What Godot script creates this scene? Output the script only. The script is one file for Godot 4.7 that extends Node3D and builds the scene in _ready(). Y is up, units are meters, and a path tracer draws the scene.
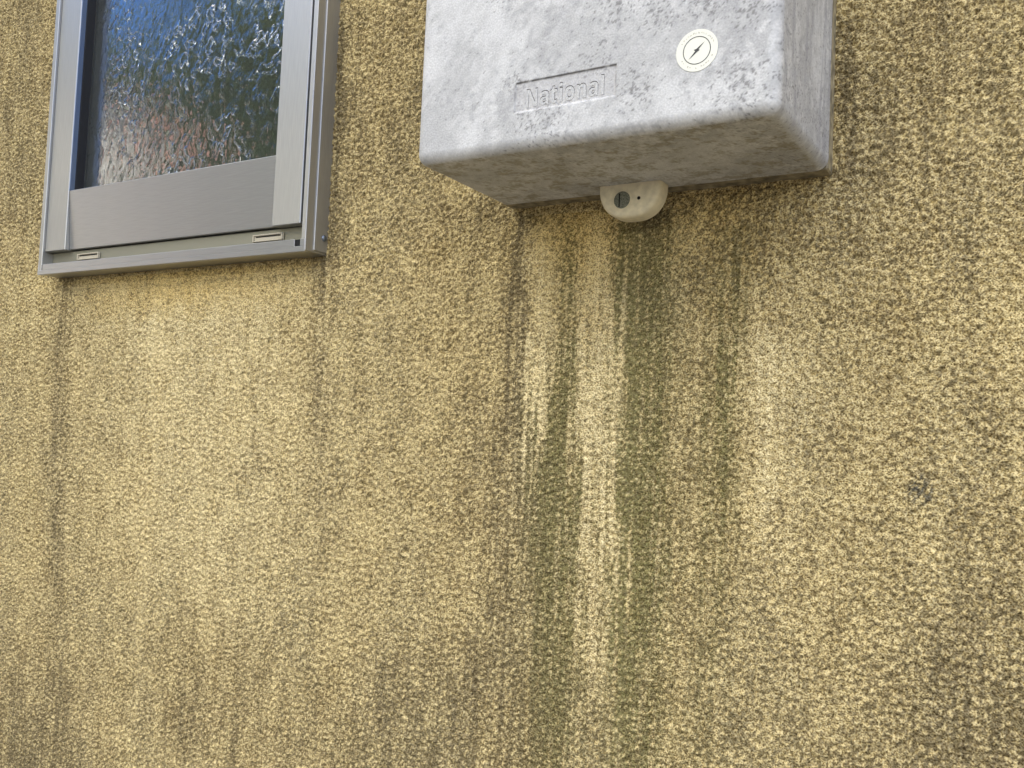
extends Node3D
# A weathered stucco house wall with an aluminium window and an old utility box, in open shade.
# Wall plane is z = 0, x runs to the right, the eye is at EYE above the ground and 0.8 m from the wall.

const EYE := 1.55
const WIN_L := -1.332
const WIN_R := -0.7543
const WIN_B := EYE + 0.2038
const WIN_T := EYE + 1.02
const BOX_L := -0.4822
const BOX_R := -0.1490
const BOX_B := EYE + 0.2375
const BOX_T := EYE + 0.70
const BOX_F := 0.1794

# rain runs on the stucco: kind (B brown grime and broad browner zones, G green algae, K washed clean, O deeper ochre below sill and box), then points [x, y above the eye, half width, strength]
const RUNS := [
	["B", [-1.316, 0.210, 0.0218, 0.60], [-1.322, 0.120, 0.0218, 0.50], [-1.304, -0.152, 0.0213, 0.50], [-1.271, -0.366, 0.0205, 0.35], [-1.243, -0.513, 0.0201, 0.15]],
	["B", [-0.763, 0.204, 0.0120, 0.60], [-0.759, 0.109, 0.0120, 0.45], [-0.749, -0.081, 0.0117, 0.30], [-0.736, -0.254, 0.0114, 0.10]],
	["B", [-0.467, 0.235, 0.0101, 1.00], [-0.469, 0.170, 0.0101, 1.00], [-0.469, 0.103, 0.0101, 0.80], [-0.469, 0.004, 0.0101, 0.40], [-0.469, -0.105, 0.0101, 0.10]],
	["B", [-0.490, 0.104, 0.0508, 0.10], [-0.496, -0.030, 0.0508, 0.40], [-0.481, -0.193, 0.0496, 0.40], [-0.466, -0.361, 0.0483, 0.30]],
	["B", [-0.525, 0.266, 0.0466, 0.35], [-0.534, 0.185, 0.0469, 0.25], [-0.551, 0.105, 0.0476, 0.05]],
	["B", [-0.759, 0.540, 0.0156, 0.50], [-0.748, 0.380, 0.0153, 0.50], [-0.743, 0.217, 0.0152, 0.50]],
	["B", [-0.221, 0.234, 0.0375, 0.35], [-0.200, 0.165, 0.0365, 0.30], [-0.194, 0.089, 0.0360, 0.05]],
	["B", [-0.136, 0.346, 0.0121, 0.40], [-0.134, 0.271, 0.0120, 0.40], [-0.129, 0.188, 0.0118, 0.10]],
	["B", [-0.132, 0.382, 0.0103, 0.40], [-0.129, 0.317, 0.0102, 0.30]],
	["B", [-0.964, -0.248, 0.0241, 0.10], [-0.967, -0.371, 0.0240, 0.35], [-0.973, -0.490, 0.0240, 0.30]],
	["B", [-0.873, -0.275, 0.0167, 0.25], [-0.865, -0.465, 0.0165, 0.20]],
	["B", [-1.381, -0.320, 0.1083, 0.10], [-1.335, -0.577, 0.1039, 0.35]],
	["B", [-0.329, 0.230, 0.0152, 0.80], [-0.317, 0.218, 0.0149, 0.70], [-0.326, 0.173, 0.0151, 0.20]],
	["G", [-0.406, 0.215, 0.0095, 0.30], [-0.406, 0.134, 0.0094, 0.40], [-0.406, 0.060, 0.0094, 0.30]],
	["G", [-0.415, 0.102, 0.0295, 0.20], [-0.416, 0.028, 0.0295, 0.75], [-0.412, -0.141, 0.0290, 0.85], [-0.404, -0.354, 0.0285, 0.55]],
	["G", [-0.326, 0.222, 0.0237, 0.70], [-0.324, 0.131, 0.0235, 0.85], [-0.322, -0.001, 0.0232, 1.00], [-0.320, -0.130, 0.0231, 0.95], [-0.317, -0.334, 0.0228, 0.65]],
	["G", [-0.230, 0.201, 0.0145, 0.45], [-0.233, 0.099, 0.0144, 0.50], [-0.235, 0.013, 0.0143, 0.50], [-0.237, -0.083, 0.0144, 0.35], [-0.239, -0.196, 0.0142, 0.10]],
	["G", [-0.274, 0.169, 0.0379, 0.12], [-0.269, 0.031, 0.0374, 0.16], [-0.264, -0.124, 0.0369, 0.22], [-0.258, -0.293, 0.0363, 0.20]],
	["K", [-0.444, 0.218, 0.0149, 0.60], [-0.445, 0.136, 0.0148, 0.70], [-0.445, 0.043, 0.0148, 1.30], [-0.445, -0.027, 0.0147, 0.80], [-0.446, -0.124, 0.0146, 0.10]],
	["K", [-0.377, 0.224, 0.0228, 0.70], [-0.374, 0.133, 0.0226, 0.80], [-0.370, 0.008, 0.0224, 1.00], [-0.364, -0.136, 0.0221, 0.80], [-0.356, -0.265, 0.0217, 0.20]],
	["K", [-0.195, 0.136, 0.0165, 0.20], [-0.197, 0.051, 0.0165, 1.00], [-0.194, -0.014, 0.0163, 0.70], [-0.185, -0.151, 0.0160, 0.10]],
	["K", [-0.992, 0.178, 0.1670, 0.60], [-0.978, 0.014, 0.1640, 0.60], [-0.958, -0.206, 0.1599, 0.45], [-0.927, -0.323, 0.1552, 0.05]],
	["K", [-1.036, 0.190, 0.2373, 0.90], [-1.033, 0.158, 0.2365, 0.20]],
	["B", [-0.082, 0.273, 0.0198, 0.12], [-0.083, 0.105, 0.0196, 0.16], [-0.077, 0.018, 0.0194, 0.05]],
	["B", [-0.017, 0.037, 0.0283, 0.10], [-0.009, -0.260, 0.0274, 0.25]],
	["B", [-0.680, 0.523, 0.0926, 0.42], [-0.668, 0.331, 0.0907, 0.42], [-0.649, 0.168, 0.0885, 0.05]],
	["B", [-0.064, 0.386, 0.0677, 0.45], [-0.062, 0.261, 0.0669, 0.42], [-0.052, 0.121, 0.0654, 0.05]],
	["B", [-1.526, 0.711, 0.1088, 0.45], [-1.476, 0.312, 0.1039, 0.40]],
	["B", [-0.111, -0.105, 0.0917, 0.02], [-0.106, -0.283, 0.0903, 0.30]],
	["B", [-0.586, -0.139, 0.0951, 0.02], [-0.570, -0.394, 0.0924, 0.30]],
	["K", [-0.307, -0.040, 0.0062, 0.20], [-0.299, -0.128, 0.0062, 0.20]],
	["K", [-0.158, 0.098, 0.0157, 0.10], [-0.165, 0.015, 0.0158, 0.30], [-0.166, -0.076, 0.0156, 0.05]],
	["O", [-1.037, 0.199, 0.1920, 1.00], [-1.034, 0.169, 0.1914, 0.80], [-1.030, 0.121, 0.1904, 0.00]],
	["O", [-0.403, 0.229, 0.0464, 0.90], [-0.399, 0.156, 0.0462, 0.60], [-0.396, 0.081, 0.0457, 0.00]],
	["O", [-0.246, 0.236, 0.0574, 0.60], [-0.243, 0.168, 0.0570, 0.50], [-0.241, 0.089, 0.0566, 0.00]],
	["B", [-1.373, -0.383, 0.1827, 0.10], [-1.321, -0.574, 0.1749, 0.55]],  # broad browner tone across the lower left corner
	["B", [-0.005, -0.093, 0.0540, 0.12], [-0.002, -0.258, 0.0532, 0.50]],  # broad browner tone across the lower right corner
	["B", [-0.718, -0.226, 0.3507, 0.02], [-0.704, -0.426, 0.3436, 0.38]],
]

var rng := RandomNumberGenerator.new()
var runs_by_kind := []
var n_lump := FastNoiseLite.new()
var n_cell := FastNoiseLite.new()
var n_grit := FastNoiseLite.new()
var n_speck := FastNoiseLite.new()
var n_blot := FastNoiseLite.new()
var n_wide := FastNoiseLite.new()
var n_edge := FastNoiseLite.new()
var n_tone := FastNoiseLite.new()
var n_chalk := FastNoiseLite.new()
var n_mould := FastNoiseLite.new()
var n_dot := FastNoiseLite.new()
var n_trickle := FastNoiseLite.new()
var M := {}


func _ready() -> void:
	rng.seed = 7
	_camera_and_light()
	_noises()
	_materials()
	_ground()
	_house()
	_box()
	_surroundings()


func _camera_and_light() -> void:
	var cam := Camera3D.new()
	cam.name = "camera"
	cam.transform = Transform3D(Basis(Vector3(0.86176, 0.04357, -0.50544), Vector3(-0.01366, 0.99794, 0.06274), Vector3(0.50713, -0.04716, 0.86058)).orthonormalized(), Vector3(0, EYE, 0.8))
	cam.fov = 48.87
	cam.near = 0.02
	cam.far = 400.0
	cam.current = true
	add_child(cam)
	var sky_mat := ProceduralSkyMaterial.new()
	sky_mat.sky_top_color = Color(0.27, 0.49, 0.81)
	sky_mat.sky_horizon_color = Color(0.58, 0.68, 0.79)
	sky_mat.sky_curve = 0.14
	sky_mat.sky_energy_multiplier = 1.0
	sky_mat.sky_cover = _added_clouds()
	sky_mat.sky_cover_modulate = Color(1.0, 1.0, 1.0)
	sky_mat.ground_bottom_color = Color(0.30, 0.29, 0.26)
	sky_mat.ground_horizon_color = Color(0.45, 0.45, 0.43)
	var sky := Sky.new()
	sky.sky_material = sky_mat
	var env := Environment.new()
	env.background_mode = Environment.BG_SKY
	env.sky = sky
	env.tonemap_mode = Environment.TONE_MAPPER_LINEAR
	env.tonemap_exposure = 3.05
	env.sdfgi_enabled = true
	env.ssao_enabled = true
	env.ssil_enabled = true
	var we := WorldEnvironment.new()
	we.name = "environment"
	we.environment = env
	add_child(we)
	# the sun stands behind the house, so the wall lies in open shade
	var sun := DirectionalLight3D.new()
	sun.name = "sun"
	sun.light_energy = 1.3
	sun.light_color = Color(1.0, 0.95, 0.86)
	sun.light_angular_distance = 0.53
	sun.shadow_enabled = true
	add_child(sun)
	sun.look_at_from_position(Vector3(2.5, 8.0, -5.5), Vector3.ZERO)


# added broken cloud over the whole sky, tinted warm to offset the blue light
func _added_clouds() -> ImageTexture:
	var n := FastNoiseLite.new()
	_noise(n, 46, 0.55, 5)
	var w := 512
	var h := 256
	var im := Image.create(w, h, false, Image.FORMAT_RGBAF)
	for j in h:
		var th := PI * (j + 0.5) / h
		for i in w:
			var ph := TAU * (i + 0.5) / w - PI
			var d := Vector3(-sin(th) * sin(ph), cos(th), sin(th) * cos(ph))
			var k := smoothstep(-0.12, 0.22, n.get_noise_3d(d.x, d.y * 1.8, d.z))
			im.set_pixel(i, j, Color(1.82, 1.55, 0.88, k))
	return ImageTexture.create_from_image(im)


func _noise(n: FastNoiseLite, sd: int, size: float, octaves: int, kind := FastNoiseLite.TYPE_SIMPLEX_SMOOTH) -> void:
	n.seed = sd
	n.noise_type = kind
	n.frequency = 1.0 / size
	n.fractal_type = FastNoiseLite.FRACTAL_FBM if octaves > 1 else FastNoiseLite.FRACTAL_NONE
	n.fractal_octaves = octaves


func _noises() -> void:
	# sizes in millimetres; all lookups are in millimetres
	_noise(n_lump, 11, 9.0, 3)
	_noise(n_cell, 12, 5.8, 1, FastNoiseLite.TYPE_CELLULAR)
	n_cell.cellular_return_type = FastNoiseLite.RETURN_DISTANCE
	n_cell.cellular_jitter = 1.0
	_noise(n_grit, 13, 4.2, 2)
	_noise(n_speck, 14, 5.6, 3)
	n_speck.fractal_gain = 0.75
	_noise(n_blot, 15, 38.0, 3)
	_noise(n_wide, 16, 260.0, 3)
	_noise(n_edge, 17, 26.0, 3)
	_noise(n_tone, 18, 90.0, 4)
	_noise(n_chalk, 19, 26.0, 4)
	_noise(n_mould, 20, 5.0, 3)
	_noise(n_dot, 21, 9.5, 1)
	_noise(n_trickle, 22, 9.0, 3)
	var kinds := {"B": [], "G": [], "K": [], "O": []}
	for r in RUNS:
		kinds[r[0]].append(r)
	runs_by_kind = [kinds["B"], kinds["G"], kinds["K"], kinds["O"]]


# ---------------------------------------------------------------- materials

func _mat(key: String, c: Color, rough: float, metal := 0.0) -> StandardMaterial3D:
	var m := StandardMaterial3D.new()
	m.resource_name = key
	m.albedo_color = c
	m.roughness = rough
	m.metallic = metal
	M[key] = m
	return m


func _tile(sd: int, size: float, octaves: int, lo: float, hi: float, px := 512) -> NoiseTexture2D:
	var n := FastNoiseLite.new()
	_noise(n, sd, size, octaves)
	var t := NoiseTexture2D.new()
	t.width = px
	t.height = px
	t.seamless = true
	t.noise = n
	var g := Gradient.new()
	g.set_color(0, Color(lo, lo, lo))
	g.set_color(1, Color(hi, hi, hi))
	t.color_ramp = g
	return t


# fine grit of the render coat: pale sand with brown specks where the matching height tile dips
func _grain_tile() -> NoiseTexture2D:
	var t := _tile(31, 6.5, 4, 0.0, 1.0, 2048)
	var g := Gradient.new()
	g.offsets = PackedFloat32Array([0.0, 0.30, 0.40, 0.52, 1.0])
	g.colors = PackedColorArray([Color(0.34, 0.29, 0.21), Color(0.50, 0.45, 0.36), Color(0.80, 0.77, 0.71), Color(0.95, 0.94, 0.92), Color(1, 1, 1)])
	t.color_ramp = g
	return t


func _materials() -> void:
	var s := _mat("stucco", Color.WHITE, 0.95)
	s.vertex_color_use_as_albedo = true
	s.albedo_texture = _grain_tile()
	s.uv1_triplanar = true
	s.uv1_world_triplanar = true
	s.uv1_scale = Vector3.ONE * 1.35
	s.metallic_specular = 0.25
	s.heightmap_enabled = true
	s.heightmap_texture = _tile(31, 6.5, 4, 0.0, 1.0, 2048)
	s.heightmap_scale = 0.22
	var p := _mat("chalky_plastic", Color.WHITE, 0.62)
	p.vertex_color_use_as_albedo = true
	p.albedo_texture = _tile(33, 9.0, 5, 0.84, 1.0, 1024)
	p.uv1_triplanar = true
	p.uv1_scale = Vector3.ONE * 4.0
	p.heightmap_enabled = true
	p.heightmap_texture = _tile(34, 5.0, 4, 0.0, 1.0, 512)
	p.heightmap_scale = 0.02
	p.metallic_specular = 0.4
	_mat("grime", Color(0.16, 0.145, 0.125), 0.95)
	_mat("hole", Color(0.015, 0.015, 0.015), 0.9)  # near-black stands for the shade inside holes and slots
	_mat("tab_plastic", Color(0.88, 0.84, 0.72), 0.6)
	M.tab_plastic.albedo_texture = _tile(35, 60.0, 4, 0.86, 1.0)
	M.tab_plastic.uv1_triplanar = true
	M.tab_plastic.uv1_scale = Vector3.ONE * 12.0
	_mat("back_plastic", Color(0.70, 0.65, 0.52), 0.65)
	M.back_plastic.albedo_texture = _tile(39, 50.0, 6, 0.45, 1.0)
	M.back_plastic.uv1_triplanar = true
	M.back_plastic.uv1_scale = Vector3.ONE * 6.0
	_mat("screw_metal", Color(0.55, 0.56, 0.49), 0.55, 0.3)
	M.screw_metal.albedo_texture = _tile(36, 40.0, 4, 0.5, 1.0)
	M.screw_metal.uv1_triplanar = true
	M.screw_metal.uv1_scale = Vector3.ONE * 40.0
	_mat("sticker_white", Color(0.845, 0.845, 0.79), 0.45)
	_mat("sticker_ink", Color(0.17, 0.17, 0.17), 0.5)
	_mat("sticker_pale_ink", Color(0.70, 0.68, 0.62), 0.5)
	# one anodised aluminium; only the direction of the brushing differs
	for d in [["aluminium_across", Vector3(1.2, 60, 1.2), -0.7], ["aluminium_upright", Vector3(60, 1.2, 60), 0.7]]:
		var m := _mat(d[0], Color(0.685, 0.68, 0.66), 0.42, 0.75)
		m.albedo_texture = _tile(37, 30.0, 4, 0.91, 1.0)
		m.roughness_texture = _tile(38, 24.0, 4, 0.8, 1.0)
		m.uv1_triplanar = true
		m.uv1_scale = d[1]
		m.anisotropy_enabled = true
		m.anisotropy = d[2]
	M.aluminium_frame = M.aluminium_upright
	_mat("riser_metal", Color(0.52, 0.51, 0.44), 0.6, 0.3)
	_mat("bead_metal", Color(0.46, 0.50, 0.56), 0.35, 0.8)  # blue-grey carries the sky reflection in its colour
	_mat("drain_plastic", Color(0.66, 0.63, 0.55), 0.6)
	_mat("gasket", Color(0.07, 0.075, 0.09), 0.7)
	var g := _mat("figured_glass", Color(0.93, 0.96, 0.95, 0.03), 0.02)
	g.transparency = BaseMaterial3D.TRANSPARENCY_ALPHA
	g.refraction_enabled = true
	g.refraction_scale = 0.115
	g.metallic_specular = 0.7
	_mat("dark_room", Color(0.13, 0.135, 0.14), 0.9)
	_mat("concrete", Color(0.52, 0.50, 0.47), 0.9)
	M.concrete.albedo_texture = _tile(40, 60.0, 6, 0.6, 1.0)
	M.concrete.uv1_triplanar = true
	M.concrete.uv1_scale = Vector3.ONE * 0.8
	_mat("soil", Color(0.33, 0.29, 0.22), 1.0)
	M.soil.albedo_texture = _tile(41, 40.0, 6, 0.45, 1.0)
	M.soil.uv1_triplanar = true
	M.soil.uv1_scale = Vector3.ONE * 0.5
	_mat("pale_render", Color(0.80, 0.80, 0.79), 0.9)
	_mat("roof_tile", Color(0.28, 0.29, 0.31), 0.7)
	_mat("bark", Color(0.33, 0.27, 0.21), 0.95)
	for d in [["leaf_dark", Color(0.20, 0.27, 0.16)], ["leaf_mid", Color(0.27, 0.33, 0.19)], ["leaf_pink", Color(0.93, 0.78, 0.75)]]:
		var m := _mat(d[0], d[1], 0.6)
		m.backlight_enabled = true
		m.backlight = Color(0.25, 0.3, 0.12)
		m.cull_mode = BaseMaterial3D.CULL_DISABLED


# ---------------------------------------------------------------- helpers

func st_new() -> SurfaceTool:
	var st := SurfaceTool.new()
	st.begin(Mesh.PRIMITIVE_TRIANGLES)
	return st


func put(called: String, st: SurfaceTool, material: Material, parent: Node) -> MeshInstance3D:
	st.generate_normals()
	return put_mesh(called, st.commit(), material, parent)


func put_mesh(called: String, mesh: Mesh, material: Material, parent: Node) -> MeshInstance3D:
	var o := MeshInstance3D.new()
	o.name = called
	o.mesh = mesh
	o.material_override = material
	parent.add_child(o, true)
	return o


func thing(called: String, label: String, category: String, at: Vector3) -> Node3D:
	var o := Node3D.new()
	o.name = called
	o.position = at
	o.set_meta("label", label)
	o.set_meta("category", category)
	add_child(o, true)
	return o


func piece(called: String, parent: Node) -> Node3D:
	var o := Node3D.new()
	o.name = called
	parent.add_child(o, true)
	return o


# a box with chamfered edges between two corners
func cbox(st: SurfaceTool, a: Vector3, b: Vector3, c := 0.0008) -> void:
	st.set_smooth_group(-1)
	var mid := (a + b) / 2.0
	var h := (b - a) / 2.0
	c = minf(c, minf(h.x, minf(h.y, h.z)) * 0.9)
	var quad := func(p: Array) -> void:
		var nn: Vector3 = (p[1] - p[0]).cross(p[2] - p[0])
		var ctr: Vector3 = (p[0] + p[2]) / 2.0
		var order := [0, 1, 2, 0, 2, 3] if p.size() == 4 else [0, 1, 2]
		if nn.dot(ctr) > 0.0:
			order.reverse()
		var ax := nn.abs().max_axis_index()
		for k in order:
			var at: Vector3 = mid + p[k]
			st.set_uv(Vector2(at.z, at.y) if ax == 0 else Vector2(at.x, at.z) if ax == 1 else Vector2(at.x, at.y))
			st.add_vertex(at)
	var g := h - Vector3.ONE * c
	for ax in 3:
		var u := (ax + 1) % 3
		var v := (ax + 2) % 3
		for s in [-1.0, 1.0]:
			var f := []
			for q in [[-1, -1], [1, -1], [1, 1], [-1, 1]]:
				var w := Vector3.ZERO
				w[ax] = h[ax] * s
				w[u] = g[u] * q[0]
				w[v] = g[v] * q[1]
				f.append(w)
			quad.call(f)
			for s2 in [-1.0, 1.0]:
				var e := []
				for q in [[0, -1], [0, 1], [1, 1], [1, -1]]:
					var w := Vector3.ZERO
					w[ax] = (h[ax] if q[0] == 0 else g[ax]) * s
					w[u] = (g[u] if q[0] == 0 else h[u]) * s2
					w[v] = g[v] * q[1]
					e.append(w)
				quad.call(e)
	for sx in [-1.0, 1.0]:
		for sy in [-1.0, 1.0]:
			for sz in [-1.0, 1.0]:
				quad.call([Vector3(h.x * sx, g.y * sy, g.z * sz), Vector3(g.x * sx, h.y * sy, g.z * sz), Vector3(g.x * sx, g.y * sy, h.z * sz)])


func box_piece(called: String, a: Vector3, b: Vector3, material: Material, parent: Node, c := 0.0008) -> MeshInstance3D:
	var st := st_new()
	cbox(st, a, b, c)
	return put(called, st, material, parent)


func grid_mesh(verts: PackedVector3Array, normals: PackedVector3Array, colors: PackedColorArray, index: PackedInt32Array, into: ArrayMesh) -> void:
	var a := []
	a.resize(Mesh.ARRAY_MAX)
	a[Mesh.ARRAY_VERTEX] = verts
	a[Mesh.ARRAY_NORMAL] = normals
	if colors.size():
		a[Mesh.ARRAY_COLOR] = colors
	a[Mesh.ARRAY_INDEX] = index
	into.add_surface_from_arrays(Mesh.PRIMITIVE_TRIANGLES, a)


# ---------------------------------------------------------------- the stucco

func _relief(x: float, y: float) -> float:
	var mx := x * 1000.0
	var my := y * 1000.0
	var wx := n_grit.get_noise_2d(mx * 0.5 + 500.0, my * 0.5) * 3.0
	var lump := n_lump.get_noise_2d(mx + wx, my * 1.15)
	var pebble := n_cell.get_noise_2d(mx + wx, my + wx)
	return 0.0028 * lump - 0.0018 * (pebble + 0.4) + 0.0011 * n_grit.get_noise_2d(mx, my)


# the runs that cross one height: per kind a list of [x, half width, strength]
func _runs_at(y: float) -> Array:
	var out := [[], [], [], []]
	for kind in 4:
		for r in runs_by_kind[kind]:
			var last: int = r.size() - 1
			if y > r[1][1] or y < r[last][1] - 0.12:
				continue
			if y < r[last][1]:
				out[kind].append(Vector3(r[last][0], r[last][2], r[last][3] * (1.0 - (r[last][1] - y) / 0.12)))
				continue
			for k in range(1, last):
				if y <= r[k][1] and y >= r[k + 1][1]:
					var t: float = (r[k][1] - y) / (r[k][1] - r[k + 1][1])
					out[kind].append(Vector3(lerpf(r[k][0], r[k + 1][0], t), lerpf(r[k][2], r[k + 1][2], t), lerpf(r[k][3], r[k + 1][3], t)))
					break
	return out


func _runs(list: Array, x: float, ragged: float) -> float:
	var total := 0.0
	for r: Vector3 in list:
		var d := absf(x - r.x + ragged * minf(r.y, 0.02)) / (r.y * 1.5)
		if d < 2.2:
			total += r.z * exp(-d * d * 1.4)
	return total


func _stucco_color(x: float, y: float, runs: Array) -> Color:
	var mx := x * 1000.0
	var my := y * 1000.0
	var wide := n_wide.get_noise_2d(mx * 1.6, my * 0.7)
	var edge := n_edge.get_noise_2d(mx, my * 0.16)
	# runs split into thin trickles
	var trickle := clampf(1.0 + 1.1 * n_trickle.get_noise_2d(mx, my * 0.045) + 0.35 * edge, 0.25, 1.8)
	var brown := _runs(runs[0], x, edge * 0.25) * trickle
	var green := _runs(runs[1], x, edge * 0.3) * trickle
	var clean := _runs(runs[2], x, edge * 0.25) * clampf(2.0 - trickle, 0.5, 1.4)
	var speck := n_speck.get_noise_2d(mx, my * 1.12)
	var blot := n_blot.get_noise_2d(mx, my * 0.6)
	var fine := n_grit.get_noise_2d(mx * 0.9 + 900.0, my * 0.9)
	# the share of the surface that grime covers sets where the speckle is cut
	var load_ := 0.60 + 0.16 * wide + 0.26 * blot + 0.62 * brown + 0.74 * green - 0.42 * clean
	load_ = clampf(load_, 0.10, 1.2)
	var v := speck * 0.95 + fine * 0.34
	var cut := lerpf(0.30, -0.62, load_ / 1.2)
	var cover := smoothstep(cut, cut + 0.55, v)
	var black := smoothstep(cut + 0.42, cut + 0.80, v + 0.25 * fine)
	var film := clampf(0.03 + 0.18 * brown + 0.20 * green + 0.08 * blot - 0.12 * clean, 0.0, 0.3)
	# soot caught in single pits
	var pit := maxf(smoothstep(0.44, 0.62, n_dot.get_noise_2d(mx, my * 1.1) + 0.12 * fine), smoothstep(0.50, 0.64, n_dot.get_noise_2d(mx * 1.7 + 700.0, my * 1.8) + 0.12 * fine))
	pit *= clampf(0.85 + 0.5 * blot + 0.4 * (brown + green) - 0.35 * clean, 0.2, 1.0)
	var tone := n_tone.get_noise_2d(mx, my)
	var base := Color(0.80, 0.672, 0.36) * (1.0 + 0.11 * tone)
	base = base.lerp(Color(0.92, 0.80, 0.475), clampf(clean, 0.0, 1.0))
	# deeper ochre just below the box and the sill, fading downwards
	base = base.lerp(Color(0.90, 0.69, 0.28), clampf(_runs(runs[3], x, edge * 0.4) + 0.3 * blot, 0.0, 1.0) * 0.8)
	var dirt := Color(0.285, 0.21, 0.10).lerp(Color(0.285, 0.24, 0.145), clampf(0.5 + wide, 0.0, 1.0))
	var g := clampf(green * 1.3 + 0.25 * clampf(tone, 0.0, 1.0), 0.0, 1.0)
	dirt = dirt.lerp(Color(0.165, 0.172, 0.055), g * 0.9)
	dirt = dirt.lerp(Color(0.135, 0.11, 0.075), clampf(brown * 0.8, 0.0, 0.8))
	dirt = dirt.lerp(Color(0.085, 0.07, 0.04), maxf(black * 0.55, pit * 0.7))
	var spot := smoothstep(0.012, 0.006, Vector2(x + 0.0643, (y + 0.041) * 0.9).length() + edge * 0.006)
	dirt = dirt.lerp(Color(0.10, 0.10, 0.09), spot)
	cover = clampf(maxf(maxf(cover * 0.86, film), pit * 0.75) + spot * 0.12, 0.0, 0.95)
	var c := base.lerp(dirt, cover)
	c.a = 1.0
	return c


func _stucco_patch(mesh: ArrayMesh, xs: PackedFloat32Array, ys: PackedFloat32Array, holes: Array, flat: bool) -> void:
	var nx := xs.size()
	var ny := ys.size()
	var hs := PackedFloat32Array()
	hs.resize(nx * ny)
	var verts := PackedVector3Array()
	verts.resize(nx * ny)
	var normals := PackedVector3Array()
	normals.resize(nx * ny)
	var colors := PackedColorArray()
	colors.resize(nx * ny)
	for j in ny:
		for i in nx:
			hs[j * nx + i] = _relief(xs[i], ys[j]) * (0.5 if flat else 1.0)
	for j in ny:
		var j0 := maxi(j - 1, 0)
		var j1 := mini(j + 1, ny - 1)
		var runs := _runs_at(ys[j])
		for i in nx:
			var i0 := maxi(i - 1, 0)
			var i1 := mini(i + 1, nx - 1)
			var k := j * nx + i
			var h := hs[k]
			verts[k] = Vector3(xs[i], ys[j] + EYE, h - (0.002 if flat else 0.0))
			normals[k] = Vector3(-(hs[j * nx + i1] - hs[j * nx + i0]) / (xs[i1] - xs[i0]), -(hs[j1 * nx + i] - hs[j0 * nx + i]) / (ys[j1] - ys[j0]), 1.0).normalized()
			colors[k] = _stucco_color(xs[i], ys[j], runs)
	var index := PackedInt32Array()
	for j in ny - 1:
		for i in nx - 1:
			var inside := false
			for r in holes:
				if xs[i] >= r[0] and xs[i + 1] <= r[1] and ys[j] >= r[2] and ys[j + 1] <= r[3]:
					inside = true
			if inside:
				continue
			var a := j * nx + i
			index.append_array(PackedInt32Array([a, a + nx, a + nx + 1, a, a + nx + 1, a + 1]))
	grid_mesh(verts, normals, colors, index, mesh)


func _steps(from: float, to: float, first: float, last: float) -> PackedFloat32Array:
	var out := PackedFloat32Array([from])
	var x := from
	while x < to - last * 0.5:
		x += lerpf(first, last, (x - from) / (to - from))
		out.append(minf(x, to))
	out[out.size() - 1] = to
	return out


# ---------------------------------------------------------------- the house

func _house() -> void:
	var house := thing("house", "house wall of rough ochre stucco stained by dark and green runs below box and window", "house", Vector3.ZERO)
	var wall := ArrayMesh.new()
	var opening := [WIN_L + 0.02, WIN_R - 0.012, 0.225, 1.0]
	var x0 := -1.68
	var x1 := 0.18
	var y0 := -0.69
	var y1 := 0.77
	_stucco_patch(wall, _steps(x0, x1, 0.0023, 0.0012), _steps(y0, y1, 0.0015, 0.0015), [opening, [BOX_L + 0.03, BOX_R - 0.03, 0.27, 0.66]], false)
	var c := 0.03
	_stucco_patch(wall, _steps(-5.0, 4.0, c, c), _steps(-1.56, 4.0, c, c), [[x0 - 0.001, x1 + 0.001, y0 - 0.001, y1 + 0.001], opening], true)
	put_mesh("stucco_wall", wall, M.stucco, house)
	# masonry behind the stucco, with the opening for the window
	var st := st_new()
	var wl := WIN_L + 0.006
	var wr := WIN_R - 0.006
	cbox(st, Vector3(-5, 0, -0.16), Vector3(wl, EYE + 4, -0.008), 0.002)
	cbox(st, Vector3(wr, 0, -0.16), Vector3(4, EYE + 4, -0.008), 0.002)
	cbox(st, Vector3(wl, 0, -0.16), Vector3(wr, WIN_B + 0.004, -0.008), 0.002)
	cbox(st, Vector3(wl, WIN_T - 0.004, -0.16), Vector3(wr, EYE + 4, -0.008), 0.002)
	put("wall_core", st, M.dark_room, house)
	st = st_new()
	cbox(st, Vector3(-5, 0, -7), Vector3(-4.85, EYE + 4, -0.16), 0.002)
	cbox(st, Vector3(3.85, 0, -7), Vector3(4, EYE + 4, -0.16), 0.002)
	cbox(st, Vector3(-4.85, 0, -7), Vector3(3.85, EYE + 4, -6.85), 0.002)
	cbox(st, Vector3(-4.85, EYE + 0.9, -6.85), Vector3(3.85, EYE + 1.1, -0.16), 0.002)
	put("rear_walls", st, M.dark_room, house)
	st = st_new()
	var ry := EYE + 4.0
	st.set_smooth_group(-1)
	var prof := [Vector2(0.35, ry - 0.05), Vector2(-3.5, ry + 1.5), Vector2(-7.35, ry - 0.05), Vector2(-7.35, ry + 0.05), Vector2(-3.5, ry + 1.62), Vector2(0.35, ry + 0.06)]
	for k in 6:
		var a: Vector2 = prof[k]
		var b: Vector2 = prof[(k + 1) % 6]
		for p in [[-5.3, a], [-5.3, b], [4.3, b], [-5.3, a], [4.3, b], [4.3, a]]:
			st.add_vertex(Vector3(p[0], p[1].y, p[1].x))
	put("roof", st, M.roof_tile, house)
	for gx in [-5.0, 3.9]:
		st = st_new()
		st.set_smooth_group(-1)
		for p in [Vector3(gx, ry, -0.01), Vector3(gx, ry + 1.45, -3.5), Vector3(gx, ry, -6.99)]:
			st.add_vertex(p)
		put("gable", st, M.dark_room, house)
	_window(house)


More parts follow.
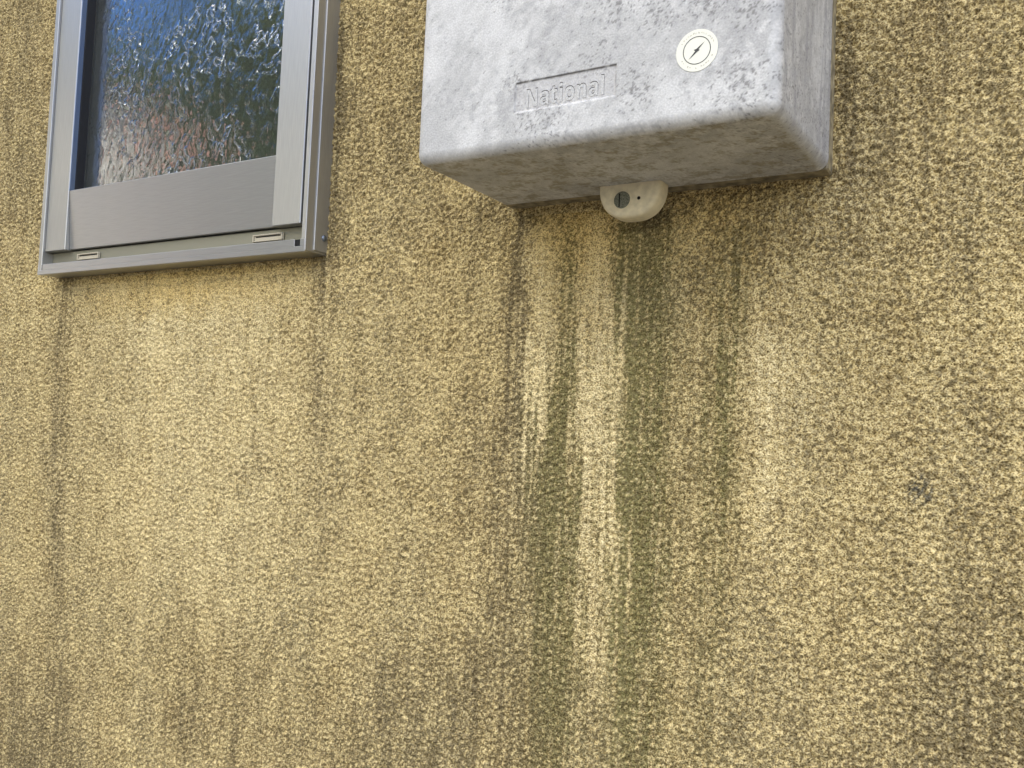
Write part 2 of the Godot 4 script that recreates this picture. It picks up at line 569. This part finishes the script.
func _window(house: Node3D) -> void:
	var w := piece("window", house)
	w.set_meta("label", "silver aluminium window with rippled patterned glass and wide bottom rail")
	var b := WIN_B
	var t := WIN_T
	var F := 0.0373
	# outer frame
	var st := st_new()
	cbox(st, Vector3(WIN_L, b + 0.0005, -0.06), Vector3(WIN_L + 0.0095, t, F), 0.0008)
	put("frame_jamb", st, M.aluminium_frame, w)
	st = st_new()
	cbox(st, Vector3(WIN_R - 0.0095, b + 0.0005, -0.06), Vector3(WIN_R - 0.002, t, F), 0.0008)
	cbox(st, Vector3(WIN_R - 0.003, b + 0.003, -0.03), Vector3(WIN_R, t, 0.0235), 0.0008)
	put("frame_jamb", st, M.aluminium_frame, w)
	st = st_new()
	cbox(st, Vector3(WIN_L + 0.0095, t - 0.02, -0.06), Vector3(WIN_R - 0.0112, t, F - 0.001), 0.0008)
	put("frame_head", st, M.aluminium_frame, w)
	# sill: floor plate, riser and a front lip with two square drain notches
	st = st_new()
	var l := WIN_L + 0.0095
	var r := WIN_R - 0.0098
	cbox(st, Vector3(l, b, -0.06), Vector3(r, b + 0.0035, F - 0.006), 0.0006)
	put("sill", st, M.aluminium_frame, w)
	box_piece("sill_riser", Vector3(l, b + 0.0037, 0.012), Vector3(r, b + 0.036, 0.020), M.riser_metal, w, 0.0006)
	st = st_new()
	cbox(st, Vector3(WIN_L + 0.0005, b - 0.001, F - 0.006), Vector3(WIN_R - 0.0025, b + 0.0062, F + 0.0006), 0.0005)
	for seg in [[WIN_L + 0.0005, WIN_L + 0.0030], [WIN_L + 0.0125, r - 0.0105], [r - 0.0010, WIN_R - 0.0025]]:
		cbox(st, Vector3(seg[0], b + 0.0058, F - 0.006), Vector3(seg[1], b + 0.0155, F + 0.0004), 0.0006)
	put("sill_lip", st, M.aluminium_across, w)
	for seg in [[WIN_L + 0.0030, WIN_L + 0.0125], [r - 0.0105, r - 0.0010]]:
		box_piece("dark_notch_plug", Vector3(seg[0] + 0.0001, b + 0.0063, F - 0.012), Vector3(seg[1] - 0.0001, b + 0.0150, F - 0.0006), M.hole, w, 0.0003)  # black plug painted as the shade inside each notch
	for x in [[-1.2523, -1.1973], [-0.8659, -0.8100]]:
		var d := box_piece("drain_cover", Vector3(x[0], b + 0.0205, 0.0205), Vector3(x[1], b + 0.0305, 0.0225), M.drain_plastic, w, 0.0006)
		st = st_new()
		cbox(st, Vector3(x[0] + 0.0005, b + 0.0285, 0.0227), Vector3(x[1] - 0.0005, b + 0.0303, 0.0240), 0.0004)
		cbox(st, Vector3(x[0] + 0.0005, b + 0.0207, 0.0227), Vector3(x[1] - 0.0005, b + 0.0220, 0.0240), 0.0004)
		cbox(st, Vector3(x[0] + 0.0005, b + 0.0221, 0.0227), Vector3(x[0] + 0.0030, b + 0.0284, 0.0240), 0.0004)
		cbox(st, Vector3(x[1] - 0.0030, b + 0.0221, 0.0227), Vector3(x[1] - 0.0005, b + 0.0284, 0.0240), 0.0004)
		d.mesh = _merged([d.mesh, _committed(st)])
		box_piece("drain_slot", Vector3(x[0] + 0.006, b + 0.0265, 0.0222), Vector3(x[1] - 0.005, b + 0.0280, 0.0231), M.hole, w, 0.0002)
	# sash
	var sl := WIN_L + 0.0105
	var il := -1.2695
	var ir := -0.8205
	var sr := -0.7708
	var rail_b := EYE + 0.2412
	var rail_t := EYE + 0.3337
	st = st_new()
	cbox(st, Vector3(sl, rail_b - 0.001, -0.02), Vector3(il, t - 0.022, 0.0335), 0.0009)
	var sash := put("sash_stile", st, M.aluminium_upright, w)
	st = st_new()
	cbox(st, Vector3(ir, rail_b - 0.001, -0.02), Vector3(sr, t - 0.022, 0.0338), 0.0009)
	put("sash_stile", st, M.aluminium_upright, w)
	box_piece("brush_seal", Vector3(sr + 0.0001, rail_b + 0.002, -0.02), Vector3(sr + 0.0016, t - 0.024, 0.0318), M.gasket, w, 0.0003)
	# the face of the bottom rail leans back below, a tilt added to mirror darker ground
	var rail := box_piece("bottom_rail", Vector3(il + 0.0004, rail_b - rail_t, -0.02), Vector3(ir - 0.0004, 0.0, 0.0), M.aluminium_across, w, 0.0009)
	rail.position = Vector3(0, rail_t, 0.0322)
	rail.rotation_degrees.x = 4.0
	box_piece("top_rail", Vector3(il + 0.0004, t - 0.07, -0.02), Vector3(ir - 0.0004, t - 0.022, 0.0320), M.aluminium_across, w, 0.0009)
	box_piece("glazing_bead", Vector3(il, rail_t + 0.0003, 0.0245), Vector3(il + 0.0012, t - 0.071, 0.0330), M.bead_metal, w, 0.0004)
	box_piece("gasket", Vector3(il + 0.0002, rail_t + 0.0003, 0.010), Vector3(il + 0.0020, t - 0.071, 0.0243), M.gasket, w, 0.0004)
	box_piece("gasket", Vector3(ir - 0.0020, rail_t + 0.0003, 0.010), Vector3(ir - 0.0002, t - 0.071, 0.0243), M.gasket, w, 0.0004)
	_glass(w, il + 0.0022, ir - 0.0022, rail_t - 0.004 + 0.0045, t - 0.0715, 0.0095)
	# screw in the side of the frame
	var s := SphereMesh.new()
	s.radius = 0.0042
	s.height = 0.0052
	s.radial_segments = 20
	s.rings = 10
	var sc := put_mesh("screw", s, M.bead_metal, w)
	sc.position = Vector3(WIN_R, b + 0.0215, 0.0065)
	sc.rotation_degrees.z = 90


func _committed(st: SurfaceTool) -> Mesh:
	st.generate_normals()
	return st.commit()


func _merged(list: Array) -> Mesh:
	var st := SurfaceTool.new()
	for m in list:
		st.append_from(m, 0, Transform3D())
	return st.commit()


# pane of figured glass: raised ripples on the outside, flat inside
func _glass(w: Node3D, x0: float, x1: float, y0: float, y1: float, z: float) -> void:
	var big := FastNoiseLite.new()
	_noise(big, 51, 21.0, 2)
	var loops := FastNoiseLite.new()
	_noise(loops, 52, 21.0, 2)
	var small := FastNoiseLite.new()
	_noise(small, 53, 7.0, 2)
	var where := FastNoiseLite.new()
	_noise(where, 54, 150.0, 2)
	var xs := _steps(x0, x1, 0.0012, 0.0010)
	var ys := _steps(y0, y1, 0.0007, 0.0026)
	var nx := xs.size()
	var ny := ys.size()
	var hs := PackedFloat32Array()
	hs.resize(nx * ny)
	for j in ny:
		for i in nx:
			var x := xs[i] * 1000.0
			var y := ys[j] * 1000.0
			var u := x * 0.8 + y * 0.25
			var v := y * 0.62 - x * 0.45
			var n := loops.get_noise_2d(u, v)
			var ring := exp(-pow((n - 0.22) / 0.05, 2.0)) * clampf(0.65 + 1.2 * where.get_noise_2d(x, y), 0.3, 1.0)
			hs[j * nx + i] = 0.00027 * big.get_noise_2d(u + 300.0, v) + 0.00045 * ring + 0.00004 * small.get_noise_2d(x, y)
	var verts := PackedVector3Array()
	var normals := PackedVector3Array()
	var index := PackedInt32Array()
	for j in ny:
		for i in nx:
			var i0 := maxi(i - 1, 0)
			var i1 := mini(i + 1, nx - 1)
			var j0 := maxi(j - 1, 0)
			var j1 := mini(j + 1, ny - 1)
			verts.append(Vector3(xs[i], ys[j], z + hs[j * nx + i]))
			normals.append(Vector3(-(hs[j * nx + i1] - hs[j * nx + i0]) / (xs[i1] - xs[i0]), -(hs[j1 * nx + i] - hs[j0 * nx + i]) / (ys[j1] - ys[j0]), 1.0).normalized())
	for j in ny - 1:
		for i in nx - 1:
			var a := j * nx + i
			index.append_array(PackedInt32Array([a, a + nx, a + nx + 1, a, a + nx + 1, a + 1]))
	# back and rim
	var bk := verts.size()
	for p in [[x0, y0], [x1, y0], [x1, y1], [x0, y1]]:
		verts.append(Vector3(p[0], p[1], z - 0.005))
		normals.append(Vector3(0, 0, -1))
	index.append_array(PackedInt32Array([bk, bk + 1, bk + 2, bk, bk + 2, bk + 3]))
	var m := ArrayMesh.new()
	grid_mesh(verts, normals, PackedColorArray(), index, m)
	put_mesh("glass_pane", m, M.figured_glass, w)


# ---------------------------------------------------------------- the utility box

func _chalk(p: Vector3, n: Vector3) -> Color:
	var q := p * 1000.0
	var soft := n_chalk.get_noise_3d(q.x * 1.1 - q.y * 0.6, q.y * 1.1 + q.x * 0.25, q.z)
	var mid := n_edge.get_noise_3d(q.x * 2.2 + 40.0, q.y * 2.2, q.z * 2.2)
	var fine := n_mould.get_noise_3d(q.x, q.y, q.z)
	var wide := n_tone.get_noise_3d(q.x * 0.9 + 300.0, q.y * 0.9, q.z * 0.9)
	var brush := n_chalk.get_noise_3d(q.x * 2.4 - q.y * 2.0, q.y * 0.9 + q.x * 0.5, q.z * 2.0 + 50.0)
	var c := Color(0.50, 0.50, 0.487)
	# chalked white patches and bare grey ones
	c = c.lerp(Color(0.66, 0.66, 0.643), smoothstep(-0.45, 0.45, 0.7 * wide + soft * 0.45 + 0.4 * brush + 0.15 * fine))
	var grey := smoothstep(0.0, 0.50, 0.60 * mid + 0.70 * n_tone.get_noise_3d(q.x * 0.7, q.y * 0.7 + 80.0, q.z) + 0.4 * fine + 0.25 * smoothstep(-0.27, -0.17, p.x))
	c = c.lerp(Color(0.36, 0.36, 0.36), grey * 0.58)
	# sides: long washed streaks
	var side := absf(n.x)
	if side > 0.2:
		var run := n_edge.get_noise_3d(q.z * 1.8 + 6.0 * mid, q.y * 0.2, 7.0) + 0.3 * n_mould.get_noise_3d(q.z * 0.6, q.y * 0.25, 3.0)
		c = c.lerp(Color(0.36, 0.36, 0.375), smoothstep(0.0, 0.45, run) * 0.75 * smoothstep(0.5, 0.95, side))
	# black mould in colonies
	var colony := 0.0
	for k in [[-0.395, 0.385, 0.020], [-0.375, 0.300, 0.016], [-0.300, 0.306, 0.022], [-0.282, 0.352, 0.028], [-0.262, 0.275, 0.026], [-0.175, 0.262, 0.03], [-0.17, 0.32, 0.02], [-0.205, 0.34, 0.03], [-0.35, 0.26, 0.03], [-0.245, 0.33, 0.02]]:
		colony = maxf(colony, 1.0 - Vector2(p.x - k[0], p.y - EYE - k[1]).length() / k[2])
	var tiny := n_grit.get_noise_3d(q.x * 1.5, q.y * 1.5, q.z * 1.5)
	var spot := smoothstep(0.46, 0.64, 0.50 * fine + 0.62 * tiny + 0.40 * sqrt(maxf(colony, 0.0)) + 0.08 * grey + 0.10 * side)
	c = c.lerp(Color(0.17, 0.165, 0.16), spot * 0.7)
	# dirt washed round the lower edge and dried in flakes on the bottom
	var low := smoothstep(BOX_B + 0.0009, BOX_B + 0.0002, p.y)
	if low > 0.0:
		var smear := 0.6 * n_edge.get_noise_3d(q.x * 0.9 + 70.0, q.z * 1.2, 1.0) + 0.45 * n_mould.get_noise_3d(q.x * 0.8, q.z, 9.0) + 0.35 * tiny
		# separate flakes with their own outlines, as the photograph shows
		c = c.lerp(Color(0.27, 0.235, 0.14), low * smoothstep(0.04, 0.22, smear) * 0.6)
	# grime held on the ledge of the name plate and in its corners
	if n.z > 0.9:
		var px := p.x + 0.3277
		var py := p.y - EYE - 0.2838
		var wob := 0.0004 * n_mould.get_noise_2d(q.x, 5.0)
		if absf(px) < 0.0475:
			var top := smoothstep(0.0013, 0.0006, absf(py - 0.0130 + wob)) * smoothstep(-0.5, 0.1, n_edge.get_noise_2d(q.x * 1.5, 77.0) + 0.2)
			c = c.lerp(Color(0.09, 0.085, 0.08), top * 0.9)
		if absf(py) < 0.013:
			var plate_end := smoothstep(0.0010, 0.0004, absf(absf(px) - 0.0474)) * smoothstep(0.0, 0.3, n_edge.get_noise_2d(q.y * 3.0, 99.0) + 0.15)
			c = c.lerp(Color(0.22, 0.215, 0.205), plate_end * 0.7)
		if absf(px) < 0.0475 and absf(py) < 0.013:
			c = c.lerp(Color(0.60, 0.58, 0.57), 0.25)
	c.a = 1.0
	return c


# the sides of the moulding spread a little towards the wall
func _draft(p: Vector3) -> Vector3:
	return Vector3(p.x + 0.009 * (p.x - BOX_L) / (BOX_R - BOX_L) * (1.0 - p.z / BOX_F), p.y, p.z)


func _plate_depth(x: float, y: float) -> float:
	var px := absf(x + 0.3277) - 0.0475
	var py := absf(y - EYE - 0.2838) - 0.0130
	return -0.0012 * smoothstep(0.0006, -0.0006, maxf(px, py))


func _box() -> void:
	var box := thing("utility_box", "weathered pale grey plastic utility box fixed to the stucco wall beside the window", "utility box", Vector3.ZERO)
	# back plate against the wall
	var st := st_new()
	cbox(st, Vector3(BOX_L + 0.0015, BOX_B + 0.0015, -0.004), Vector3(BOX_R + 0.0070, BOX_T - 0.0015, 0.0215), 0.0015)
	put("back_plate", st, M.back_plastic, box)
	# cover
	var r := 0.0105
	var d := 0.0013
	var l := BOX_L + r
	var rt := BOX_R - r
	var bt := BOX_B + r
	var tp := BOX_T - r
	var mesh := ArrayMesh.new()
	var xs := _steps(l, rt, d, d)
	var ys := _steps(bt, tp, 0.00115, 0.0014)
	var verts := PackedVector3Array()
	var normals := PackedVector3Array()
	var colors := PackedColorArray()
	var index := PackedInt32Array()
	for y in ys:
		for x in xs:
			var dz := _plate_depth(x, y)
			var n := Vector3(-(_plate_depth(x + 0.0006, y) - _plate_depth(x - 0.0006, y)) / 0.0012, -(_plate_depth(x, y + 0.0006) - _plate_depth(x, y - 0.0006)) / 0.0012, 1.0).normalized()
			var p := Vector3(x, y, BOX_F + dz)
			verts.append(p)
			normals.append(n)
			colors.append(_chalk(p, Vector3(0, 0, 1)))
	for j in ys.size() - 1:
		for i in xs.size() - 1:
			var a := j * xs.size() + i
			index.append_array(PackedInt32Array([a, a + xs.size(), a + xs.size() + 1, a, a + xs.size() + 1, a + 1]))
	# ring of edge points with their outward directions, then the profile from the front back to the wall
	var ring := []
	for x in xs:
		ring.append([Vector2(x, bt), Vector2(0, -1)])
	for k in range(1, 12):
		ring.append([Vector2(rt, bt), Vector2.from_angle(-PI / 2 + PI / 2 * k / 12.0)])
	for y in ys:
		ring.append([Vector2(rt, y), Vector2(1, 0)])
	for k in range(1, 12):
		ring.append([Vector2(rt, tp), Vector2.from_angle(PI / 2 * k / 12.0)])
	for i in xs.size():
		ring.append([Vector2(xs[xs.size() - 1 - i], tp), Vector2(0, 1)])
	for k in range(1, 12):
		ring.append([Vector2(l, tp), Vector2.from_angle(PI / 2 + PI / 2 * k / 12.0)])
	for j in ys.size():
		ring.append([Vector2(l, ys[ys.size() - 1 - j]), Vector2(-1, 0)])
	for k in range(1, 12):
		ring.append([Vector2(l, bt), Vector2.from_angle(PI + PI / 2 * k / 12.0)])
	var prof := []
	for k in 15:
		var an := PI / 2 * k / 14.0
		prof.append([r * sin(an), BOX_F - r + r * cos(an), sin(an), cos(an)])
	for z in _steps(0.024, BOX_F - r, 0.0015, 0.0015):
		prof.append([r, BOX_F - r + 0.024 - z, 1.0, 0.0])
	prof.append([r - 0.003, 0.0235, 0.3, -0.9])
	var b0 := verts.size()
	var nr := ring.size()
	for pf in prof:
		for e in ring:
			var at: Vector2 = e[0] + e[1] * pf[0]
			var n := Vector3(e[1].x * pf[2], e[1].y * pf[2], pf[3]).normalized()
			var p := Vector3(at.x, at.y, pf[1])
			verts.append(_draft(p))
			normals.append(n)
			colors.append(_chalk(p, n))
	for k in prof.size() - 1:
		for i in nr:
			var a := b0 + k * nr + i
			var a2 := b0 + k * nr + (i + 1) % nr
			index.append_array(PackedInt32Array([a, a2, a2 + nr, a, a2 + nr, a + nr]))
	grid_mesh(verts, normals, colors, index, mesh)
	var cover := put_mesh("cover", mesh, M.chalky_plastic, box)
	# moulded name
	var font := SystemFont.new()
	font.font_names = PackedStringArray(["Droid Sans"])
	font.font_weight = 700
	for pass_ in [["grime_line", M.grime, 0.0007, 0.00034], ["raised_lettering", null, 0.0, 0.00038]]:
		var tm := TextMesh.new()
		tm.text = "National"
		tm.font = font
		tm.font_size = 48
		tm.pixel_size = 0.001
		tm.depth = 0.05
		tm.curve_step = 1.0
		var size: Vector3 = tm.get_aabb().size
		var o := MeshInstance3D.new()
		o.name = pass_[0]
		o.mesh = tm
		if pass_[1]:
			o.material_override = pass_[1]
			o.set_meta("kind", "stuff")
		else:
			var lm := _mat("letter_plastic", Color(0.80, 0.80, 0.79), 0.62)
			lm.albedo_texture = _tile(33, 9.0, 5, 0.74, 1.0, 512)
			lm.uv1_triplanar = true
			lm.uv1_scale = Vector3.ONE * 4.0
			o.material_override = lm
		var sc := 0.0735 / size.x
		var depth: float = pass_[3] + 0.0008
		o.scale = Vector3(sc, 0.0165 / size.y, depth / 0.05)
		var ctr: Vector3 = tm.get_aabb().get_center()
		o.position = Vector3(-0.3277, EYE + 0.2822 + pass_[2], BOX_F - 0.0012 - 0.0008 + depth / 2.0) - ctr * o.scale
		cover.add_child(o, true)
	_sticker(box)
	_latch(box)


func _disc(st: SurfaceTool, c: Vector3, r0: float, r1: float, thick: float, seg := 64) -> void:
	# flat ring or disc facing +z with an outer wall
	for k in seg:
		var a := Vector2.from_angle(TAU * k / seg)
		var b := Vector2.from_angle(TAU * (k + 1) / seg)
		var q := [Vector3(a.x * r0, a.y * r0, thick), Vector3(a.x * r1, a.y * r1, thick), Vector3(b.x * r1, b.y * r1, thick), Vector3(b.x * r0, b.y * r0, thick), Vector3(a.x * r1, a.y * r1, 0), Vector3(b.x * r1, b.y * r1, 0)]
		st.set_smooth_group(-1)
		for i in ([0, 2, 1, 0, 3, 2] if r0 > 0.0 else [0, 2, 1]) + [1, 5, 4, 1, 2, 5]:
			st.add_vertex(c + q[i])


func _sticker(box: Node3D) -> void:
	var c := Vector3(-0.2124, EYE + 0.2954, BOX_F + 0.0001)
	var st := st_new()
	_disc(st, c, 0.0, 0.0167, 0.0003)
	var s := put("round_sticker", st, M.sticker_white, box)
	s.set_meta("label", "round white sticker with a thin ring and lightning bolt")
	st = st_new()
	_disc(st, c + Vector3(0, 0, 0.0003), 0.0105, 0.0111, 0.00012)
	put("printed_ring", st, M.sticker_ink, s)
	st = st_new()
	st.set_smooth_group(-1)
	var z := Vector3(0, 0, 0.00045)
	var pts := [Vector2(0.0062, 0.0060), Vector2(0.0011, 0.0003), Vector2(0.0024, -0.0001), Vector2(0.0004, -0.0013), Vector2(-0.0066, -0.0068), Vector2(-0.0013, -0.0005), Vector2(-0.0025, 0.0006), Vector2(-0.0001, 0.0013)]
	for t in Geometry2D.triangulate_polygon(PackedVector2Array(pts)):
		pass
	var tri := Geometry2D.triangulate_polygon(PackedVector2Array(pts))
	for k in range(0, tri.size(), 3):
		var a: Vector2 = pts[tri[k]]
		var b: Vector2 = pts[tri[k + 1]]
		var e: Vector2 = pts[tri[k + 2]]
		var order := [a, b, e] if (b - a).cross(e - a) < 0.0 else [a, e, b]
		for v in order:
			st.add_vertex(c + z + Vector3(v.x, v.y, 0))
	put("printed_bolt", st, M.sticker_ink, s)
	# the lettering round the rim has faded to faint dabs
	st = st_new()
	for arc in [[0.30, 2.65, 15], [3.6, 5.9, 14]]:
		for k in arc[2]:
			var an: float = lerpf(arc[0], arc[1], (k + 0.5) / arc[2])
			if rng.randf() < 0.12:
				continue
			var mid := Vector2.from_angle(an) * 0.01385
			for q in 2:
				var o := mid + Vector2(rng.randf_range(-0.0005, 0.0005), rng.randf_range(-0.0005, 0.0005))
				var hx := rng.randf_range(0.00015, 0.0005)
				var hy := rng.randf_range(0.00015, 0.0005)
				cbox(st, c + Vector3(o.x - hx, o.y - hy, 0.00028 + 0.00001 * q), c + Vector3(o.x + hx, o.y + hy, 0.00042 + 0.00003 * q), 0.00002)
	put("printed_rim_lettering", st, M.sticker_pale_ink, s)


func _latch(box: Node3D) -> void:
	# half-round tab under the box
	var c := Vector3(-0.3202, BOX_B + 0.002, 0.0)
	var w := 0.0325
	var h := 0.0352
	var outline := []
	var seg := 40
	outline.append(Vector2(-w, 0.0))
	for k in seg + 1:
		var an := PI + PI * k / seg
		var e := Vector2(cos(an), sin(an))
		outline.append(Vector2(signf(e.x) * pow(absf(e.x), 0.80) * w, -0.003 - pow(absf(e.y), 0.92) * (h - 0.003)))
	outline.append(Vector2(w, 0.0))
	var n := outline.size()
	var layers := [[0.0, 0.030], [0.0, 0.0455], [0.0007, 0.0478], [0.0018, 0.0492], [0.0032, 0.0499], [0.0048, 0.0502]]
	var mid := Vector2(0, -0.015)
	var st := st_new()
	st.set_smooth_group(0)
	for k in layers.size() - 1:
		for i in n - 1:
			var q := []
			for s in [[i, k], [i + 1, k], [i + 1, k + 1], [i, k + 1]]:
				var o: Vector2 = outline[s[0]]
				var inn: Vector2 = o + (mid - o).normalized() * layers[s[1]][0]
				q.append(c + Vector3(inn.x, minf(inn.y, 0.0) if o.y < 0.0 else 0.0, layers[s[1]][1]))
			for t in [0, 2, 1, 0, 3, 2]:
				st.add_vertex(q[t])
	st.set_smooth_group(1)
	var cap := PackedVector2Array()
	for o in outline:
		cap.append(o + (mid - o).normalized() * 0.0048 if o.y < 0.0 else Vector2(o.x * 0.86, 0.0))
	var fz := 0.0502
	var tri := Geometry2D.triangulate_polygon(cap)
	for k in range(0, tri.size(), 3):
		var a := cap[tri[k]]
		var b := cap[tri[k + 1]]
		var e := cap[tri[k + 2]]
		for v in ([a, b, e] if (b - a).cross(e - a) < 0.0 else [a, e, b]):
			st.add_vertex(c + Vector3(v.x, v.y, fz))
	var tab := put("latch_tab", st, M.tab_plastic, box)
	tab.set_meta("label", "half-round beige tab with slotted screw and small hole")
	st = st_new()
	var sc := Vector3(-0.3268, EYE + 0.2219, fz)
	_disc(st, sc + Vector3(0, 0, -0.0001), 0.0086, 0.0096, 0.0009, 40)
	put("screw_rim", st, M.tab_plastic, tab)
	st = st_new()
	_disc(st, sc, 0.0, 0.0084, 0.0005, 40)
	var head := put("screw", st, M.screw_metal, tab)
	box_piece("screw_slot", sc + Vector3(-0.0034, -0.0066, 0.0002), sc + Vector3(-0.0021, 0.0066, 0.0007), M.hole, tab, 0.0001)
	st = st_new()
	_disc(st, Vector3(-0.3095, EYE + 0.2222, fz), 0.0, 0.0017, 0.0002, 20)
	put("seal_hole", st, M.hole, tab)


# ---------------------------------------------------------------- ground and what the window mirrors

func _ground() -> void:
	var st := st_new()
	cbox(st, Vector3(-60, -0.3, -60), Vector3(60, -0.02, 60), 0.01)
	put("ground", st, M.soil, self).set_meta("kind", "structure")
	st = st_new()
	cbox(st, Vector3(-8, -0.1, 0.004), Vector3(7, 0.0, 4.2), 0.01)
	put("path", st, M.concrete, self).set_meta("kind", "structure")


func _tree(called: String, label: String, at: Vector3, height: float, spread: float, leaf: Material, leaves: int, group := "") -> void:
	var t := thing(called, label, "tree", at)
	if group:
		t.set_meta("group", group)
	var st := st_new()
	var limb := func(a: Vector3, b: Vector3, ra: float, rb: float) -> void:
		var ax := (b - a).normalized()
		var u := ax.cross(Vector3(0.3, 0.1, 1)).normalized()
		var v := ax.cross(u)
		for k in 8:
			var p0 := TAU * k / 8.0
			var p1 := TAU * (k + 1) / 8.0
			var q0 := u * cos(p0) + v * sin(p0)
			var q1 := u * cos(p1) + v * sin(p1)
			for p in [a + q0 * ra, b + q0 * rb, b + q1 * rb, a + q0 * ra, b + q1 * rb, a + q1 * ra]:
				st.add_vertex(p)
	var top := Vector3(0.1, height * 0.6, 0)
	limb.call(Vector3(0, -0.1, 0), top, height * 0.025, height * 0.014)
	var clumps := []
	for k in 26:
		var an := rng.randf() * TAU
		var y := rng.randf_range(0.22, 0.97)
		var rr := spread * sqrt(rng.randf()) * (1.1 - absf(y - 0.5) * 1.3)
		var c := Vector3(cos(an) * rr, height * y, sin(an) * rr)
		clumps.append(c)
		if k % 3 == 0:
			limb.call(Vector3(0.05, height * y * 0.6, 0), c, height * 0.009, height * 0.003)
	put("trunk", st, M.bark, t)
	st = st_new()
	st.set_smooth_group(-1)
	for k in leaves:
		var c: Vector3 = clumps[rng.randi() % clumps.size()]
		var d := Vector3(rng.randfn(), rng.randfn() * 0.75, rng.randfn()) * spread * 0.22
		var p := c + d
		p.y = clampf(p.y, 0.2, height)
		var b := Basis.from_euler(Vector3(rng.randf() * TAU, rng.randf() * TAU, rng.randf() * TAU))
		var s := rng.randf_range(0.09, 0.17)
		for q in [Vector3(-s, 0, 0), Vector3(0, 0.1 * s, s * 0.5), Vector3(s, 0, 0), Vector3(-s, 0, 0), Vector3(s, 0, 0), Vector3(0, 0.1 * s, -s * 0.5)]:
			st.add_vertex(p + b * q)
	put("crown", st, leaf, t)


func _polar(az: float, r: float) -> Vector3:
	return Vector3(-1.05 - r * sin(deg_to_rad(az)), 0, r * cos(deg_to_rad(az)))


func _surroundings() -> void:
	var far := "trees mirrored in the window glass"
	var k := 0
	for d in [[64, 15.0, 6.6, 2.6], [57, 15.5, 7.4, 2.6], [51, 14.5, 7.8, 2.7], [44, 14.0, 8.6, 2.8], [35, 14.0, 8.2, 2.8], [61, 19.0, 8.4, 3.2], [54, 19.0, 8.8, 3.2], [48, 18.5, 10.3, 3.2], [41, 18.0, 10.4, 3.2]]:
		_tree("garden_tree", "dark leafy tree whose reflection darkens the patterned window glass", _polar(d[0], d[1]), d[2] * 1.05, d[3] * 1.1, M.leaf_dark if k % 2 == 0 else M.leaf_mid, 9000, far)
		k += 1
	_tree("added_blossom_tree", "slender pink tree added to tint the reflection in the window", _polar(53.2, 9.0), 4.9, 0.20, M.leaf_pink, 900)  # unseen tree, added for the pink patch in the glass
	# pale neighbouring house
	var at := _polar(72, 11.5)
	var h := thing("neighbour_house", "pale rendered house mirrored as a white patch in the window", "house", at)
	h.rotation.y = deg_to_rad(20)
	var st := st_new()
	cbox(st, Vector3(-2.6, -0.02, -3), Vector3(1.7, 5.5, 3), 0.02)
	put("wall", st, M.pale_render, h)
	st = st_new()
	st.set_smooth_group(-1)
	for q in [[Vector3(-2.9, 5.4, 3.3), Vector3(-0.45, 6.4, 3.3), Vector3(-0.45, 6.4, -3.3), Vector3(-2.9, 5.4, -3.3)], [Vector3(2.0, 5.4, -3.3), Vector3(-0.45, 6.4, -3.3), Vector3(-0.45, 6.4, 3.3), Vector3(2.0, 5.4, 3.3)]]:
		for i in [0, 1, 2, 0, 2, 3]:
			st.add_vertex(q[i])
	put("roof", st, M.roof_tile, h)
	for y in [1.0, 3.0]:
		for z in [-1.6, 0.9]:
			var wn := box_piece("window", Vector3(1.68, y, z), Vector3(1.74, y + 1.0, z + 1.2), M.aluminium_frame, h, 0.005)
			box_piece("pane", Vector3(1.72, y + 0.06, z + 0.06), Vector3(1.75, y + 0.94, z + 1.14), M.gasket, wn, 0.002)
